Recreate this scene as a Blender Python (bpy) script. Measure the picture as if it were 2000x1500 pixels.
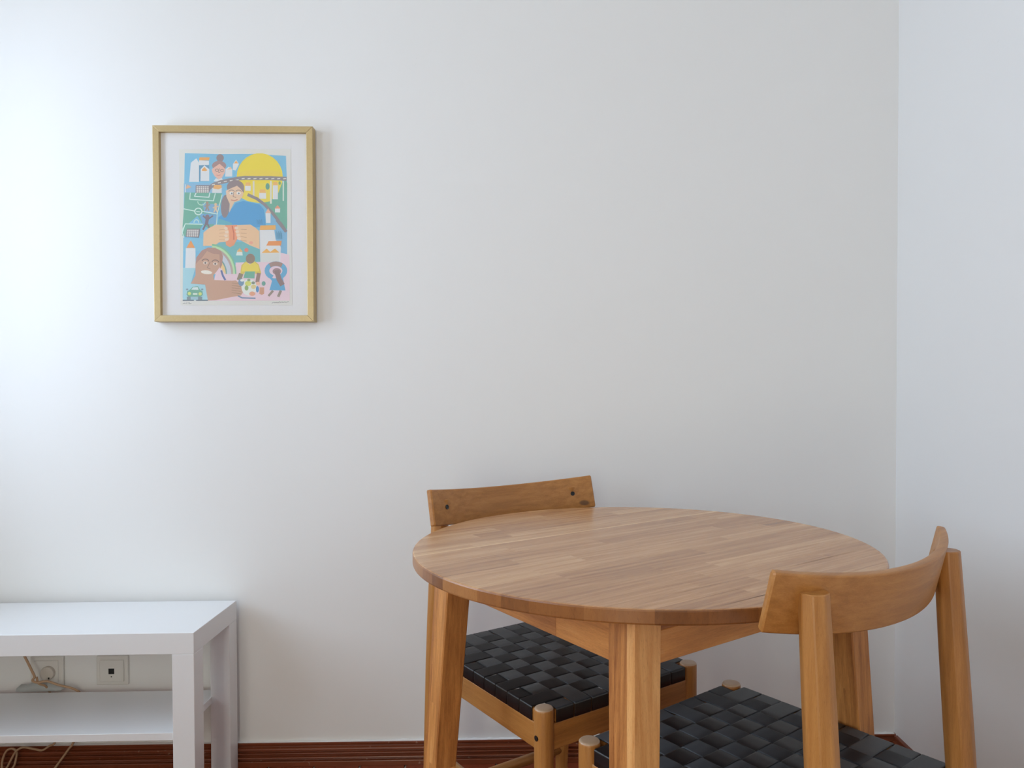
import bpy, bmesh, math, random
from mathutils import Vector, Matrix
random.seed(7)
S = bpy.context.scene
COL = S.collection
for o in list(bpy.data.objects):
    bpy.data.objects.remove(o)

# ------------------------------------------------------------------ camera
CAM_H = 1.0095
cam_d = bpy.data.cameras.new('camera')
cam = bpy.data.objects.new('camera', cam_d); COL.objects.link(cam)
cam_d.sensor_fit = 'HORIZONTAL'; cam_d.sensor_width = 36.0
cam_d.lens = 1433.96 / 2000.0 * 36.0
cam_d.shift_x = -(1055.88 - 1000.0) / 2000.0
cam_d.shift_y = (786.06 - 750.0) / 2000.0
cam_d.clip_start = 0.02
cam.matrix_world = (Matrix.Translation((0, 0, CAM_H)) @ Matrix.Rotation(-0.02538, 4, 'Z')
                    @ Matrix.Rotation(math.pi / 2 - 0.01733, 4, 'X') @ Matrix.Rotation(-0.00202, 4, 'Z'))
S.camera = cam

# ------------------------------------------------------------------ light, exposure
S.view_settings.view_transform = 'Standard'
S.view_settings.look = 'None'
S.view_settings.gamma = 1.0
S.view_settings.use_curve_mapping = False
S.view_settings.exposure = 0.14
world = bpy.data.worlds.new('overcast_sky'); S.world = world
world.use_nodes = True
bg = world.node_tree.nodes['Background']
bg.inputs['Color'].default_value = (0.80, 0.96, 1.17, 1)
bg.inputs['Strength'].default_value = 5.6
S.cycles.use_denoising = True
S.cycles.max_bounces = 14
S.cycles.diffuse_bounces = 8
S.cycles.transparent_max_bounces = 12
S.cycles.sample_clamp_indirect = 10.0

YW, XC, XL, YF, ZC = 1.9854, 1.0252, -1.78, -1.9, 2.75     # room: back wall, right corner, left wall, front wall, ceiling
WINDOWS = [(0.84, 1.76, 0.72, 2.20), (-0.60, 0.15, 0.80, 2.40)]   # y0, y1, z0, z1 in the left wall
for k, (y0, y1, z0, z1) in enumerate(WINDOWS):                 # portals only guide sky sampling through the openings
    ld = bpy.data.lights.new('window_portal', 'AREA'); ld.shape = 'RECTANGLE'
    ld.size = z1 - z0; ld.size_y = y1 - y0
    ld.cycles.is_portal = True
    lo = bpy.data.objects.new('window_portal', ld); COL.objects.link(lo)
    lo.location = (XL - 0.13, (y0 + y1) / 2, (z0 + z1) / 2)
    lo.rotation_euler = (0, -math.pi / 2, 0)

FILL_DOOR = (-1.20, -0.20, 0.0, 2.45)      # x0, x1, z0, z1: unseen glazed door added behind the camera for frontal fill
ld = bpy.data.lights.new('window_portal', 'AREA'); ld.shape = 'RECTANGLE'; ld.size = FILL_DOOR[1] - FILL_DOOR[0]; ld.size_y = FILL_DOOR[3] - FILL_DOOR[2]
ld.cycles.is_portal = True
lo = bpy.data.objects.new('window_portal', ld); COL.objects.link(lo)
lo.location = ((FILL_DOOR[0] + FILL_DOOR[1]) / 2, YF - .13, (FILL_DOOR[2] + FILL_DOOR[3]) / 2); lo.rotation_euler = (math.pi / 2, 0, 0)

# ------------------------------------------------------------------ helpers
def s2l(c):
    return c / 12.92 if c <= 0.04045 else ((c + 0.055) / 1.055) ** 2.4
def rgb(h, k=1.0):
    h = h.lstrip('#')
    return tuple(min(1, s2l(int(h[i:i + 2], 16) / 255) * k) for i in (0, 2, 4)) + (1,)
def tag(o, label=None, cat=None, group=None, kind=None):
    if label: o['label'] = label
    if cat: o['category'] = cat
    if group: o['group'] = group
    if kind: o['kind'] = kind
    return o
def link(name, me, mat=None, parent=None, smooth=False):
    o = bpy.data.objects.new(name, me); COL.objects.link(o)
    if mat is not None and len(me.materials) == 0: me.materials.append(mat)
    if parent: o.parent = parent
    if smooth:
        for p in me.polygons: p.use_smooth = True
    return o
def empty(name, loc=(0, 0, 0), rz=0, parent=None):
    o = bpy.data.objects.new(name, None); COL.objects.link(o)
    o.empty_display_size = 0.1
    o.location = loc; o.rotation_euler = (0, 0, rz)
    if parent: o.parent = parent
    return o
def pydata(name, V, F, mat=None, parent=None, smooth=False):
    me = bpy.data.meshes.new(name); me.from_pydata([tuple(v) for v in V], [], F); me.update()
    bm = bmesh.new(); bm.from_mesh(me); bmesh.ops.recalc_face_normals(bm, faces=bm.faces); bm.to_mesh(me); bm.free()
    return link(name, me, mat, parent, smooth)
def from_bm(name, bm, mat=None, parent=None, smooth=False):
    bmesh.ops.recalc_face_normals(bm, faces=bm.faces)
    me = bpy.data.meshes.new(name); bm.to_mesh(me); bm.free()
    return link(name, me, mat, parent, smooth)
def bm_box(x0, x1, y0, y1, z0, z1, bev=0.0, seg=2, bm=None):
    b = bmesh.new()
    r = bmesh.ops.create_cube(b, size=1)
    for v in r['verts']:
        v.co = Vector((x0 + (v.co.x + .5) * (x1 - x0), y0 + (v.co.y + .5) * (y1 - y0), z0 + (v.co.z + .5) * (z1 - z0)))
    if bev > 0:
        bmesh.ops.bevel(b, geom=b.edges[:], offset=bev, segments=seg, profile=.5, affect='EDGES', clamp_overlap=True)
    if bm is None: return b
    me = bpy.data.meshes.new('t'); b.to_mesh(me); b.free(); bm.from_mesh(me); bpy.data.meshes.remove(me)
    return bm
def box(name, x0, x1, y0, y1, z0, z1, mat, parent=None, bev=0.0, seg=2):
    return from_bm(name, bm_box(x0, x1, y0, y1, z0, z1, bev, seg), mat, parent)
def sharpen(o, deg=35):
    o.data.set_sharp_from_angle(angle=math.radians(deg)); return o
def loft(name, rings, mat, parent=None, smooth=True, caps=True):
    n = len(rings[0]); V = [p for r in rings for p in r]; F = []
    for i in range(len(rings) - 1):
        for j in range(n):
            k = (j + 1) % n
            F.append((i * n + j, i * n + k, (i + 1) * n + k, (i + 1) * n + j))
    if caps:
        F.append(tuple(range(n))[::-1]); F.append(tuple((len(rings) - 1) * n + j for j in range(n)))
    return pydata(name, V, F, mat, parent, smooth)
def catmull(P, per=8):
    P = [Vector(p) for p in P]; Q = [P[0] * 2 - P[1]] + P + [P[-1] * 2 - P[-2]]; out = []
    for i in range(1, len(Q) - 2):
        a, b, c, d = Q[i - 1:i + 3]
        for k in range(per):
            t = k / per
            out.append(.5 * (2 * b + (c - a) * t + (2 * a - 5 * b + 4 * c - d) * t * t + (3 * b - a - 3 * c + d) * t ** 3))
    out.append(P[-1]); return out
def tube(name, P, r, mat, parent=None, n=8, per=8):
    pts = catmull(P, per) if len(P) > 2 else [Vector(p) for p in P]
    rings = []; up = Vector((0, 0, 1)); pn = None
    for i, p in enumerate(pts):
        t = (pts[min(i + 1, len(pts) - 1)] - pts[max(i - 1, 0)]).normalized()
        if pn is None:
            pn = t.cross(up)
            if pn.length < .1: pn = t.cross(Vector((1, 0, 0)))
        pn = (pn - t * pn.dot(t)).normalized(); b = t.cross(pn)
        rr = r(i / (len(pts) - 1)) if callable(r) else r
        rings.append([p + pn * math.cos(2 * math.pi * j / n) * rr + b * math.sin(2 * math.pi * j / n) * rr for j in range(n)])
    return loft(name, rings, mat, parent)

# ------------------------------------------------------------------ materials
class NT:
    def __init__(s, name):
        s.m = bpy.data.materials.new(name); s.m.use_nodes = True
        s.t = s.m.node_tree; s.b = s.t.nodes['Principled BSDF']
    def n(s, typ, **kw):
        x = s.t.nodes.new(typ)
        for k, v in kw.items(): setattr(x, k, v)
        return x
    def l(s, a, b): s.t.links.new(a, b)
    def mix(s, fac, a, b, mode='MIX'):
        x = s.n('ShaderNodeMix', data_type='RGBA', blend_type=mode)
        for sock, v in ((0, fac), (6, a), (7, b)):
            if hasattr(v, 'links'): s.l(v, x.inputs[sock])
            else: x.inputs[sock].default_value = v
        return x.outputs[2]
    def math(s, op, a, b=0.0):
        x = s.n('ShaderNodeMath', operation=op)
        for i, v in enumerate((a, b)):
            if hasattr(v, 'links'): s.l(v, x.inputs[i])
            else: x.inputs[i].default_value = v
        return x.outputs[0]
    def ramp(s, fac, stops):
        x = s.n('ShaderNodeValToRGB'); e = x.color_ramp.elements
        while len(e) > 1: e.remove(e[-1])
        e[0].position, e[0].color = stops[0]
        for p, c in stops[1:]:
            q = e.new(p); q.color = c
        s.l(fac, x.inputs[0]); return x.outputs[0]
    def noise(s, vec, scale, detail=3, rough=.5, dist=0.0):
        x = s.n('ShaderNodeTexNoise'); x.inputs['Scale'].default_value = scale
        x.inputs['Detail'].default_value = detail; x.inputs['Roughness'].default_value = rough
        x.inputs['Distortion'].default_value = dist
        if vec is not None: s.l(vec, x.inputs['Vector'])
        return x.outputs[0]
    def bump(s, h, strength, dist):
        x = s.n('ShaderNodeBump'); x.inputs['Strength'].default_value = strength
        x.inputs['Distance'].default_value = dist; s.l(h, x.inputs['Height'])
        s.l(x.outputs[0], s.b.inputs['Normal'])
def plain(name, col, rough=.5, spec=.5, metal=0.0):
    t = NT(name); t.b.inputs['Base Color'].default_value = col
    t.b.inputs['Roughness'].default_value = rough; t.b.inputs['Metallic'].default_value = metal
    t.b.inputs['Specular IOR Level'].default_value = spec
    return t.m
def painted(name, col, rough=.6, bump=.0006, scale=14):
    t = NT(name); tc = t.n('ShaderNodeTexCoord')
    f = t.noise(tc.outputs['Object'], 2.2, 3)
    c = t.mix(t.math('MULTIPLY', f, .06), col, tuple(c * .9 for c in col[:3]) + (1,))
    sc = t.ramp(t.noise(tc.outputs['Object'], 55, 2, .5, .8), [(.765, (0, 0, 0, 1)), (.80, (1, 1, 1, 1))])      # faint scuff specks
    sc = t.math('MULTIPLY', sc, t.ramp(t.noise(tc.outputs['Object'], 2.0, 2), [(.50, (0, 0, 0, 1)), (.62, (1, 1, 1, 1))]))
    t.l(t.mix(t.math('MULTIPLY', sc, .25), c, tuple(c * .7 for c in col[:3]) + (1,)), t.b.inputs['Base Color'])
    t.b.inputs['Roughness'].default_value = rough
    t.bump(t.noise(tc.outputs['Object'], scale, 5, .6), .25, bump)
    return t.m
def wood(name, tones, axis, rough=.38, stretch=14.0, scale=7.0, contrast=.55, varied=.5, coat=0.0, flat_z=False, knot=None):
    """tones: dark, mid, light linear colours. Grain runs along local axis."""
    t = NT(name); tc = t.n('ShaderNodeTexCoord'); oi = t.n('ShaderNodeObjectInfo')
    off = t.n('ShaderNodeVectorMath', operation='SCALE'); off.inputs[0].default_value = (37.1, 17.3, 29.7)
    t.l(oi.outputs['Random'], off.inputs['Scale'])
    add = t.n('ShaderNodeVectorMath', operation='ADD'); t.l(tc.outputs['Object'], add.inputs[0]); t.l(off.outputs[0], add.inputs[1])
    mp = t.n('ShaderNodeMapping'); t.l(add.outputs[0], mp.inputs['Vector'])
    sc = [stretch] * 3; sc['xyz'.index(axis)] = 1.0
    if flat_z: sc[2] = 4.0
    mp.inputs['Scale'].default_value = sc
    g = t.noise(mp.outputs[0], scale * .35, 5, .62, .15)
    fine = t.noise(mp.outputs[0], scale * 2.6, 3, .6)
    fac = t.math('ADD', t.math('MULTIPLY', g, contrast), t.math('MULTIPLY', fine, .22))
    fac = t.math('ADD', fac, t.math('MULTIPLY', t.math('SUBTRACT', oi.outputs['Random'], .5), varied))
    fac = t.math('ADD', fac, .5 - contrast * .5 - .11)
    c = t.ramp(fac, [(.12, tones[0]), (.5, tones[1]), (.9, tones[2])])
    pores = t.ramp(t.noise(mp.outputs[0], scale * 9, 2, .5), [(.30, (.62, .55, .5, 1)), (.42, (1, 1, 1, 1))])
    c = t.mix(.55, c, pores, 'MULTIPLY')
    if knot:
        sx = t.n('ShaderNodeSeparateXYZ'); t.l(tc.outputs['Object'], sx.inputs[0])
        q = t.math('ADD', t.math('POWER', t.math('ABSOLUTE', t.math('DIVIDE', t.math('SUBTRACT', sx.outputs[0], knot[0]), .013)), 2.0),
                   t.math('POWER', t.math('ABSOLUTE', t.math('DIVIDE', t.math('SUBTRACT', sx.outputs[2], knot[1]), .0075)), 2.0))
        kf = t.ramp(q, [(.35, (.8, .8, .8, 1)), (.95, (0, 0, 0, 1))])
        c = t.mix(kf, c, (.10, .045, .022, 1))
    t.l(c, t.b.inputs['Base Color'])
    t.b.inputs['Roughness'].default_value = rough
    if coat: t.b.inputs['Coat Weight'].default_value = coat; t.b.inputs['Coat Roughness'].default_value = .2
    t.bump(fine, .12, .0006)
    return t.m
ACACIA = ((.26, .080, .018, 1), (.62, .265, .070, 1), (.84, .47, .18, 1))
CHAIRW = ((.18, .064, .012, 1), (.41, .172, .040, 1), (.60, .295, .085, 1))
M = {}
M['wall'] = painted('white_wall_paint', (.80, .80, .79, 1))
M['ceiling'] = painted('white_ceiling_paint', (.82, .82, .81, 1))
M['top'] = wood('acacia_top', ((.24, .095, .035, 1), (.50, .25, .105, 1), (.80, .52, .27, 1)), 'x', rough=.24, varied=.26, contrast=.85, stretch=22, scale=13, flat_z=True)
M['top_pale'] = wood('acacia_sapwood', ((.55, .30, .13, 1), (.78, .50, .26, 1), (.86, .62, .36, 1)), 'x', rough=.24, varied=.2, contrast=.6, stretch=22, scale=13, flat_z=True)
M['rim'] = wood('acacia_end_grain_shaded', ((.13, .042, .010, 1), (.30, .115, .030, 1), (.46, .21, .065, 1)), 'z', rough=.34, varied=.45, contrast=.4, stretch=3, scale=20)
M['leg'] = wood('acacia_leg', ACACIA, 'z', rough=.42, varied=.40, contrast=.9, scale=16)
M['apx'] = wood('acacia_apron_long', ACACIA, 'x', rough=.45, varied=.5, contrast=.8, scale=16)
M['apy'] = wood('acacia_apron_cross', ACACIA, 'y', rough=.45, varied=.5, contrast=.8, scale=16)
M['cz'] = wood('chair_wood_upright', CHAIRW, 'z', rough=.36, varied=.2, contrast=.7, scale=13, stretch=24)
M['cx'] = wood('chair_wood_across', CHAIRW, 'x', rough=.36, varied=.2, contrast=.7, scale=13, stretch=24)
M['cb'] = wood('chair_backrest_wood', CHAIRW, 'x', rough=.36, varied=.2, contrast=.7, scale=13, stretch=24, knot=(-.198, .7300))
M['cy'] = wood('chair_wood_along', CHAIRW, 'y', rough=.36, varied=.2, contrast=.7, scale=13, stretch=24)
M['cap'] = plain('pale_end_grain_sheen', (.52, .36, .23, 1), .32)
M['black'] = plain('black_screw', (.008, .008, .008, 1), .4)
M['white_foil'] = plain('white_laminate', (.80, .81, .82, 1), .32)
M['cord'] = plain('beige_cord', (.46, .29, .17, 1), .5)
M['plastic'] = plain('white_plastic', (.70, .68, .64, 1), .4)
M['plug'] = plain('pale_plug_plastic', (.55, .50, .44, 1), .45)
M['steel'] = plain('grey_steel', (.45, .46, .47, 1), .35, metal=1.0)
M['winframe'] = plain('white_window_paint', (.78, .78, .77, 1), .4)

t = NT('clear_glass')            # window panes and picture glass
t.b.inputs['Base Color'].default_value = (1, 1, 1, 1); t.b.inputs['Roughness'].default_value = 0.0
tr = t.n('ShaderNodeBsdfTransparent'); gl = t.n('ShaderNodeBsdfGlossy'); gl.inputs['Roughness'].default_value = .02
fr = t.n('ShaderNodeFresnel'); fr.inputs['IOR'].default_value = 1.12
mx = t.n('ShaderNodeMixShader'); t.l(fr.outputs[0], mx.inputs[0]); t.l(tr.outputs[0], mx.inputs[1]); t.l(gl.outputs[0], mx.inputs[2])
t.l(mx.outputs[0], t.t.nodes['Material Output'].inputs['Surface']); M['glass'] = t.m
M['warm_glass'] = t.m.copy(); M['warm_glass'].name = 'fill_warming_glass'      # tint added to warm the fill through the rear door
[n for n in M['warm_glass'].node_tree.nodes if n.type == 'BSDF_TRANSPARENT'][0].inputs[0].default_value = (1.0, .90, .75, 1)   # two surfaces per pane

t = NT('brass_frame')
tc = t.n('ShaderNodeTexCoord'); f = t.noise(tc.outputs['Object'], 220, 2)
t.l(t.mix(f, (.50, .375, .185, 1), (.57, .44, .235, 1)), t.b.inputs['Base Color'])
t.b.inputs['Roughness'].default_value = .42; t.b.inputs['Metallic'].default_value = .55; M['brass'] = t.m

t = NT('red_brown_varnish')       # baseboard
tc = t.n('ShaderNodeTexCoord'); mp = t.n('ShaderNodeMapping'); mp.inputs['Scale'].default_value = (1, 12, 12)
t.l(tc.outputs['Object'], mp.inputs['Vector'])
f = t.noise(mp.outputs[0], 5, 4, .6)
c = t.mix(f, (.13, .028, .009, 1), (.25, .065, .024, 1))
sp = t.ramp(t.noise(tc.outputs['Object'], 60, 2), [(.70, (0, 0, 0, 1)), (.76, (1, 1, 1, 1))])
c = t.mix(t.math('MULTIPLY', sp, .5), c, (.45, .30, .22, 1))
t.l(c, t.b.inputs['Base Color']); t.b.inputs['Roughness'].default_value = .30; M['base'] = t.m

t = NT('red_floor_block')
tc = t.n('ShaderNodeTexCoord'); oi = t.n('ShaderNodeObjectInfo')
f = t.noise(tc.outputs['Object'], 30, 4, .6)
c = t.mix(f, (.16, .030, .013, 1), (.34, .082, .032, 1))
c = t.mix(oi.outputs['Random'], c, (.24, .050, .020, 1))
t.l(c, t.b.inputs['Base Color']); t.b.inputs['Roughness'].default_value = .22; M['block'] = t.m
M['grout'] = painted('dusty_joint', (.52, .44, .37, 1), .9, scale=60)

t = NT('black_webbing')           # ribbed woven strap: anisotropic sheen along the strap
tc = t.n('ShaderNodeTexCoord')
t.b.inputs['Base Color'].default_value = (.006, .0065, .008, 1)
t.b.inputs['Roughness'].default_value = .46; t.b.inputs['Specular IOR Level'].default_value = .85; t.b.inputs['Anisotropic'].default_value = .97; t.b.inputs['Anisotropic Rotation'].default_value = .25
tg = t.n('ShaderNodeTangent', direction_type='UV_MAP'); tg.uv_map = 'strap'
t.l(tg.outputs[0], t.b.inputs['Tangent'])
t.b.inputs['Sheen Weight'].default_value = .0
uvn = t.n('ShaderNodeUVMap'); uvn.uv_map = 'strap'
wv = t.n('ShaderNodeTexWave', bands_direction='Y'); wv.inputs['Scale'].default_value = 300
t.l(uvn.outputs[0], wv.inputs['Vector']); t.bump(wv.outputs[1], .12, .0002)
M['strap'] = t.m

# ------------------------------------------------------------------ the room
def slab(name, V, F, m, **k):
    o = pydata(name, V, F, m); tag(o, kind='structure'); return o
T = .14
tag(box('wall_back', XL - T, XC + .3, YW, YW + T, -.05, ZC, M['wall']), kind='structure')
# right wall leans 0.7 degrees off square
dxr = -.01218 * (YW - YF)
o = pydata('wall_right', [(XC, YW, -.05), (XC + dxr, YF, -.05), (XC + T + .05, YF, -.05), (XC + T + .05, YW, -.05),
                          (XC, YW, ZC), (XC + dxr, YF, ZC), (XC + T + .05, YF, ZC), (XC + T + .05, YW, ZC)],
           [(0, 1, 2, 3), (4, 5, 6, 7), (0, 1, 5, 4), (1, 2, 6, 5), (2, 3, 7, 6), (3, 0, 4, 7)], M['wall']); tag(o, kind='structure')
# left wall with two openings
bm = bmesh.new(); ys = sorted([YF] + [v for w in WINDOWS for v in w[:2]] + [YW])
for i in range(len(ys) - 1):
    w = [w for w in WINDOWS if abs(w[0] - ys[i]) < 1e-6]
    if w:
        bm_box(XL - T, XL, ys[i], ys[i + 1], -.05, w[0][2], bm=bm); bm_box(XL - T, XL, ys[i], ys[i + 1], w[0][3], ZC, bm=bm)
    else: bm_box(XL - T, XL, ys[i], ys[i + 1], -.05, ZC, bm=bm)
tag(from_bm('wall_left', bm, M['wall']), kind='structure')
bm = bmesh.new()
bm_box(XL - T, FILL_DOOR[0], YF - T, YF, -.05, ZC, bm=bm); bm_box(FILL_DOOR[1], XC + .3, YF - T, YF, -.05, ZC, bm=bm); bm_box(FILL_DOOR[0], FILL_DOOR[1], YF - T, YF, FILL_DOOR[3], ZC, bm=bm); None
tag(from_bm('wall_front', bm, M['wall']), kind='structure')
dr = empty('fill_door_1', ((FILL_DOOR[0] + FILL_DOOR[1]) / 2, YF - .08, FILL_DOOR[2])); tag(dr, kind='structure')  # added opening, out of view, that lets in the frontal fill
dw, dh = (FILL_DOOR[1] - FILL_DOOR[0]) / 2, FILL_DOOR[3] - FILL_DOOR[2]
for a, b, c, d in ((-dw, dw, 0, .06), (-dw, dw, dh - .06, dh), (-dw, -dw + .06, .06, dh - .06), (dw - .06, dw, .06, dh - .06), (-.05, .05, .06, dh - .06)):
    box('fill_door_frame', a, b, -.025, .025, c, d, M['winframe'], dr, .004)
for sg_ in (-1, 1):
    a, b = sorted((sg_ * .05, sg_ * (dw - .06)))
    box('pane', a, b, -.003, .003, .06, dh - .06, M['warm_glass'], dr)
box('fill_door_handle', -.012, .012, .025, .065, dh * .42, dh * .42 + .12, M['steel'], dr, .004)
tag(box('ceiling', XL - T, XC + .3, YF - T, YW + T, ZC, ZC + .1, M['ceiling']), kind='structure')
for k, (y0, y1, z0, z1) in enumerate(WINDOWS):
    xo = XL - .10
    w = empty('window_%d' % (k + 1), (xo, (y0 + y1) / 2, z0)); tag(w, kind='structure')
    hw, hz = (y1 - y0) / 2, z1 - z0
    for a, b, c, d in ((-hw, hw, 0, .05), (-hw, hw, hz - .05, hz), (-hw, -hw + .05, .05, hz - .05), (hw - .05, hw, .05, hz - .05), (-.03, .03, .05, hz - .05)):
        box('window_frame', -.02, .03, a, b, c, d, M['winframe'], w, .004)
    for s in (-1, 1):
        a, b = sorted((s * .03, s * (hw - .05)))
        box('pane', .002, .006, a, b, .05, hz - .05, M['glass'], w)
    box('window_sill', .03, .16, -hw - .03 * 0, hw, -.0, .02, M['winframe'], w, .003)

# floor: bed with recessed joints, blocks laid on it
fl = box('floor', XL - T, XC + .3, YF - T, YW + T, -.06, -.004, M['grout']); tag(fl, kind='structure')
BX, BY, J = .122, .0605, .0048
me = None; cells = []
nx = int((XC + .02 - XL) / BX) + 1; ny = int((YW - YF) / BY) + 1
for r in range(ny):
    for c in range(nx + 1):
        x = XL + c * BX - (BX / 2 if r % 2 else 0); y = YW - .004 - (r + 1) * BY
        x0, x1 = max(x, XL), min(x + BX, XC - .005)
        if x1 - x0 < .03 or y < YF: continue
        cells.append((x0, x1, y, y + BY))
def dist_vis(c):     # what shows largest: the strip along the back wall in view
    x = (c[0] + c[1]) / 2
    return (YW - c[2]) + max(0, -1.45 - x) * 3 + max(0, x - 1.1)
cells.sort(key=dist_vis)
blk = bm_box(-BX / 2 + J / 2, BX / 2 - J / 2, -BY / 2 + J / 2, BY / 2 - J / 2, -.01, 0, .0012, 1)
bme = bpy.data.meshes.new('floor_block'); bmesh.ops.recalc_face_normals(blk, faces=blk.faces); blk.to_mesh(bme); blk.free(); bme.materials.append(M['block'])
rest = bmesh.new(); nfull = 0
for c in cells:
    w = c[1] - c[0]
    if nfull < 290 and abs(w - BX) < 1e-4:
        o = link('floor_block', bme, None, fl); o.location = ((c[0] + c[1]) / 2, (c[2] + c[3]) / 2, random.uniform(-.0006, .0002)); nfull += 1
    else:
        bm_box(c[0] + J / 2, c[1] - J / 2, c[2] + J / 2, c[3] - J / 2, -.01, 0, bm=rest)
o = from_bm('floor_blocks', rest, M['block'], fl); o['kind'] = 'stuff'

# baseboards: moulded profile (depth from wall, height)
PROF = [(0, 0), (.0175, 0), (.0175, .0120), (.0168, .0135), (.0110, .0150), (.0098, .0170), (.0105, .0192), (.0165, .0205), (.0180, .0225), (.0172, .0245),
        (.0115, .0262), (.0095, .0285), (.0100, .0305), (.0150, .0318), (.0160, .0335), (.0150, .0352), (.0098, .0362), (.0085, .0380), (.0105, .0395), (.0140, .0410), (.0145, .0440),
        (.0128, .0470), (.0070, .0490), (.0050, .0515), (.0062, .0540), (.0095, .0555), (.0098, .0595), (.0080, .0614), (0, .0615)]
def moulding(name, A, B, nrm):
    A, B, nrm = Vector(A), Vector(B), Vector(nrm); L = (B - A)
    V = [A + nrm * d + Vector((0, 0, h)) for d, h in PROF] + [B + nrm * d + Vector((0, 0, h)) for d, h in PROF]
    n = len(PROF); F = [(i, (i + 1) % n, n + (i + 1) % n, n + i) for i in range(n)] + [tuple(range(n)), tuple(range(n, 2 * n))]
    o = pydata(name, V, F, M['base']); tag(o, kind='structure'); return o
moulding('baseboard_back', (XL, YW, 0), (XC, YW, 0), (0, -1, 0))
moulding('baseboard_right', (XC, YW - .017, 0), (XC + dxr, YF, 0), (-1, 0, 0))
moulding('baseboard_left', (XL, YF, 0), (XL, YW - .017, 0), (1, 0, 0))

# ragged bead of wall paint along the top of the back baseboard
rb = random.Random(5); V, F = [], []; n = 260
for i in range(n + 1):
    x = XL + (XC - .003 - XL) * i / n; hgt = .0006 + max(0, rb.gauss(.0004, .0009))
    V += [(x, YW - .0085, .0614), (x, YW - .0082, .0614 + .4 * hgt), (x, YW - .0004, .0614 + hgt + .0008), (x, YW - .0004, .0610)]
for i in range(n):
    for k in range(4):
        F.append((4 * i + k, 4 * i + (k + 1) % 4, 4 * i + 4 + (k + 1) % 4, 4 * i + 4 + k))
tag(pydata('trim_1', V, F, M['wall']), kind='structure')

# ------------------------------------------------------------------ round table
KT = 1.04
TX, TY, TR = .2124, 1.3103, .4038
TZ = CAM_H - KT * (CAM_H - .7448); TT = .0205
TANG = math.radians(34.5)          # grain and apron direction
tb = empty('round_table', (TX, TY, 0), TANG)
tag(tb, 'round acacia butcher-block table with square splayed legs', 'table')
# local frame: u (front-left) = -x local ; v (front-right) = -y local
def clip(poly, ax, val, keep_less):
    out = []
    for i in range(len(poly)):
        p, q = poly[i], poly[(i + 1) % len(poly)]
        ip = (p[ax] <= val) if keep_less else (p[ax] >= val); iq = (q[ax] <= val) if keep_less else (q[ax] >= val)
        if ip: out.append(p)
        if ip != iq:
            t = (val - p[ax]) / (q[ax] - p[ax]); out.append((p[0] + t * (q[0] - p[0]), p[1] + t * (q[1] - p[1])))
    return out
NC = 180; circ = [(TR * math.cos(2 * math.pi * i / NC), TR * math.sin(2 * math.pi * i / NC)) for i in range(NC)]
top = empty('tabletop', (0, 0, 0), 0, tb)
rs = random.Random(11); y = -TR
while y < TR - 1e-4:
    w = rs.choice((.034, .040, .006, .030, .042, .036)); y2 = min(TR, y + w)
    if TR - y2 < .012: y2 = TR
    strip = clip(clip(circ, 1, y, False), 1, y2, True)
    hx = max(abs(p[0]) for p in strip); x = -hx; cuts = [-hx]
    c = -hx + rs.uniform(.12, .35)
    while c < hx - .08: cuts.append(c); c += rs.uniform(.28, .60)
    cuts.append(hx)
    for a, b in zip(cuts[:-1], cuts[1:]):
        pl = clip(clip(strip, 0, a, False), 0, b, True)
        if len(pl) < 3: continue
        pl = [p for i, p in enumerate(pl) if (Vector(p) - Vector(pl[i - 1])).length > 1e-5]
        rim = [abs(math.hypot(*p) - TR) < TR * (1 - math.cos(math.pi / NC)) + 1e-5 for p in pl]
        rings = []
        ch = .0028
        for dz, dr in ((0, ch), (.3 * ch, .3 * ch), (ch, 0), (TT - ch, 0), (TT - .3 * ch, .3 * ch), (TT, ch)):
            rings.append([Vector((p[0] * ((TR - dr) / TR if m else 1), p[1] * ((TR - dr) / TR if m else 1), TZ - dz)) for p, m in zip(pl, rim)])
        st = loft('stave', rings, M['top_pale' if w < .02 else 'top'], top, smooth=False)
        st.data.materials.append(M['rim'])                    # darker edge: end grain, plus shade painted in against frontal light
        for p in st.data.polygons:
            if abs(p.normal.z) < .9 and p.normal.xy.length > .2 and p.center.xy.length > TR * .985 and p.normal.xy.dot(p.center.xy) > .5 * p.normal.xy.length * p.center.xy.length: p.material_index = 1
    y = y2
# legs: tapered, splayed, glued up from four layers (stripes show on the u faces)
def zs(z): return CAM_H - (CAM_H - z) / 1.0
def leg_c(z):
    z_old = CAM_H - (CAM_H - z) / KT; k = z_old / .72
    return KT * (.27304 + (.23398 - .27304) * k), KT * (.03923 + (.04928 - .03923) * k) / 2
ZT = TZ - TT - .0004
for su, sv in ((1, -1), (1, 1), (-1, 1), (-1, -1)):
    leg = empty('leg', (0, 0, 0), 0, tb); nl = 4
    for i in range(nl):
        cut = rs.uniform(.18, .5)
        for z0, z1 in ((0, cut), (cut, ZT)):
            rings = []
            for z in (z0, z1):
                c, h = leg_c(z); u0, u1 = su * c - h, su * c + h
                a, b = sv * c - h + 2 * h * i / nl, sv * c - h + 2 * h * (i + 1) / nl
                e = .0022
                pts = []
                for (uu, vv, edge) in ((u0, a, i == 0), (u1, a, i == 0), (u1, b, i == nl - 1), (u0, b, i == nl - 1)):
                    pts.append((uu, vv, edge))
                ring = []
                for (uu, vv, edge) in pts:
                    du = 1 if uu == u0 else -1; dv = 1 if vv == a else -1
                    if edge:
                        seq = [(uu, vv + dv * e), (uu + du * e, vv)]
                        if (du, dv) in ((-1, 1), (1, -1)): seq.reverse()
                        ring += seq
                    else: ring.append((uu, vv))
                rings.append([Vector((-p[0], -p[1], z)) for p in ring])
            loft('stave', rings, M['leg'], leg, smooth=False)
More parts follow.
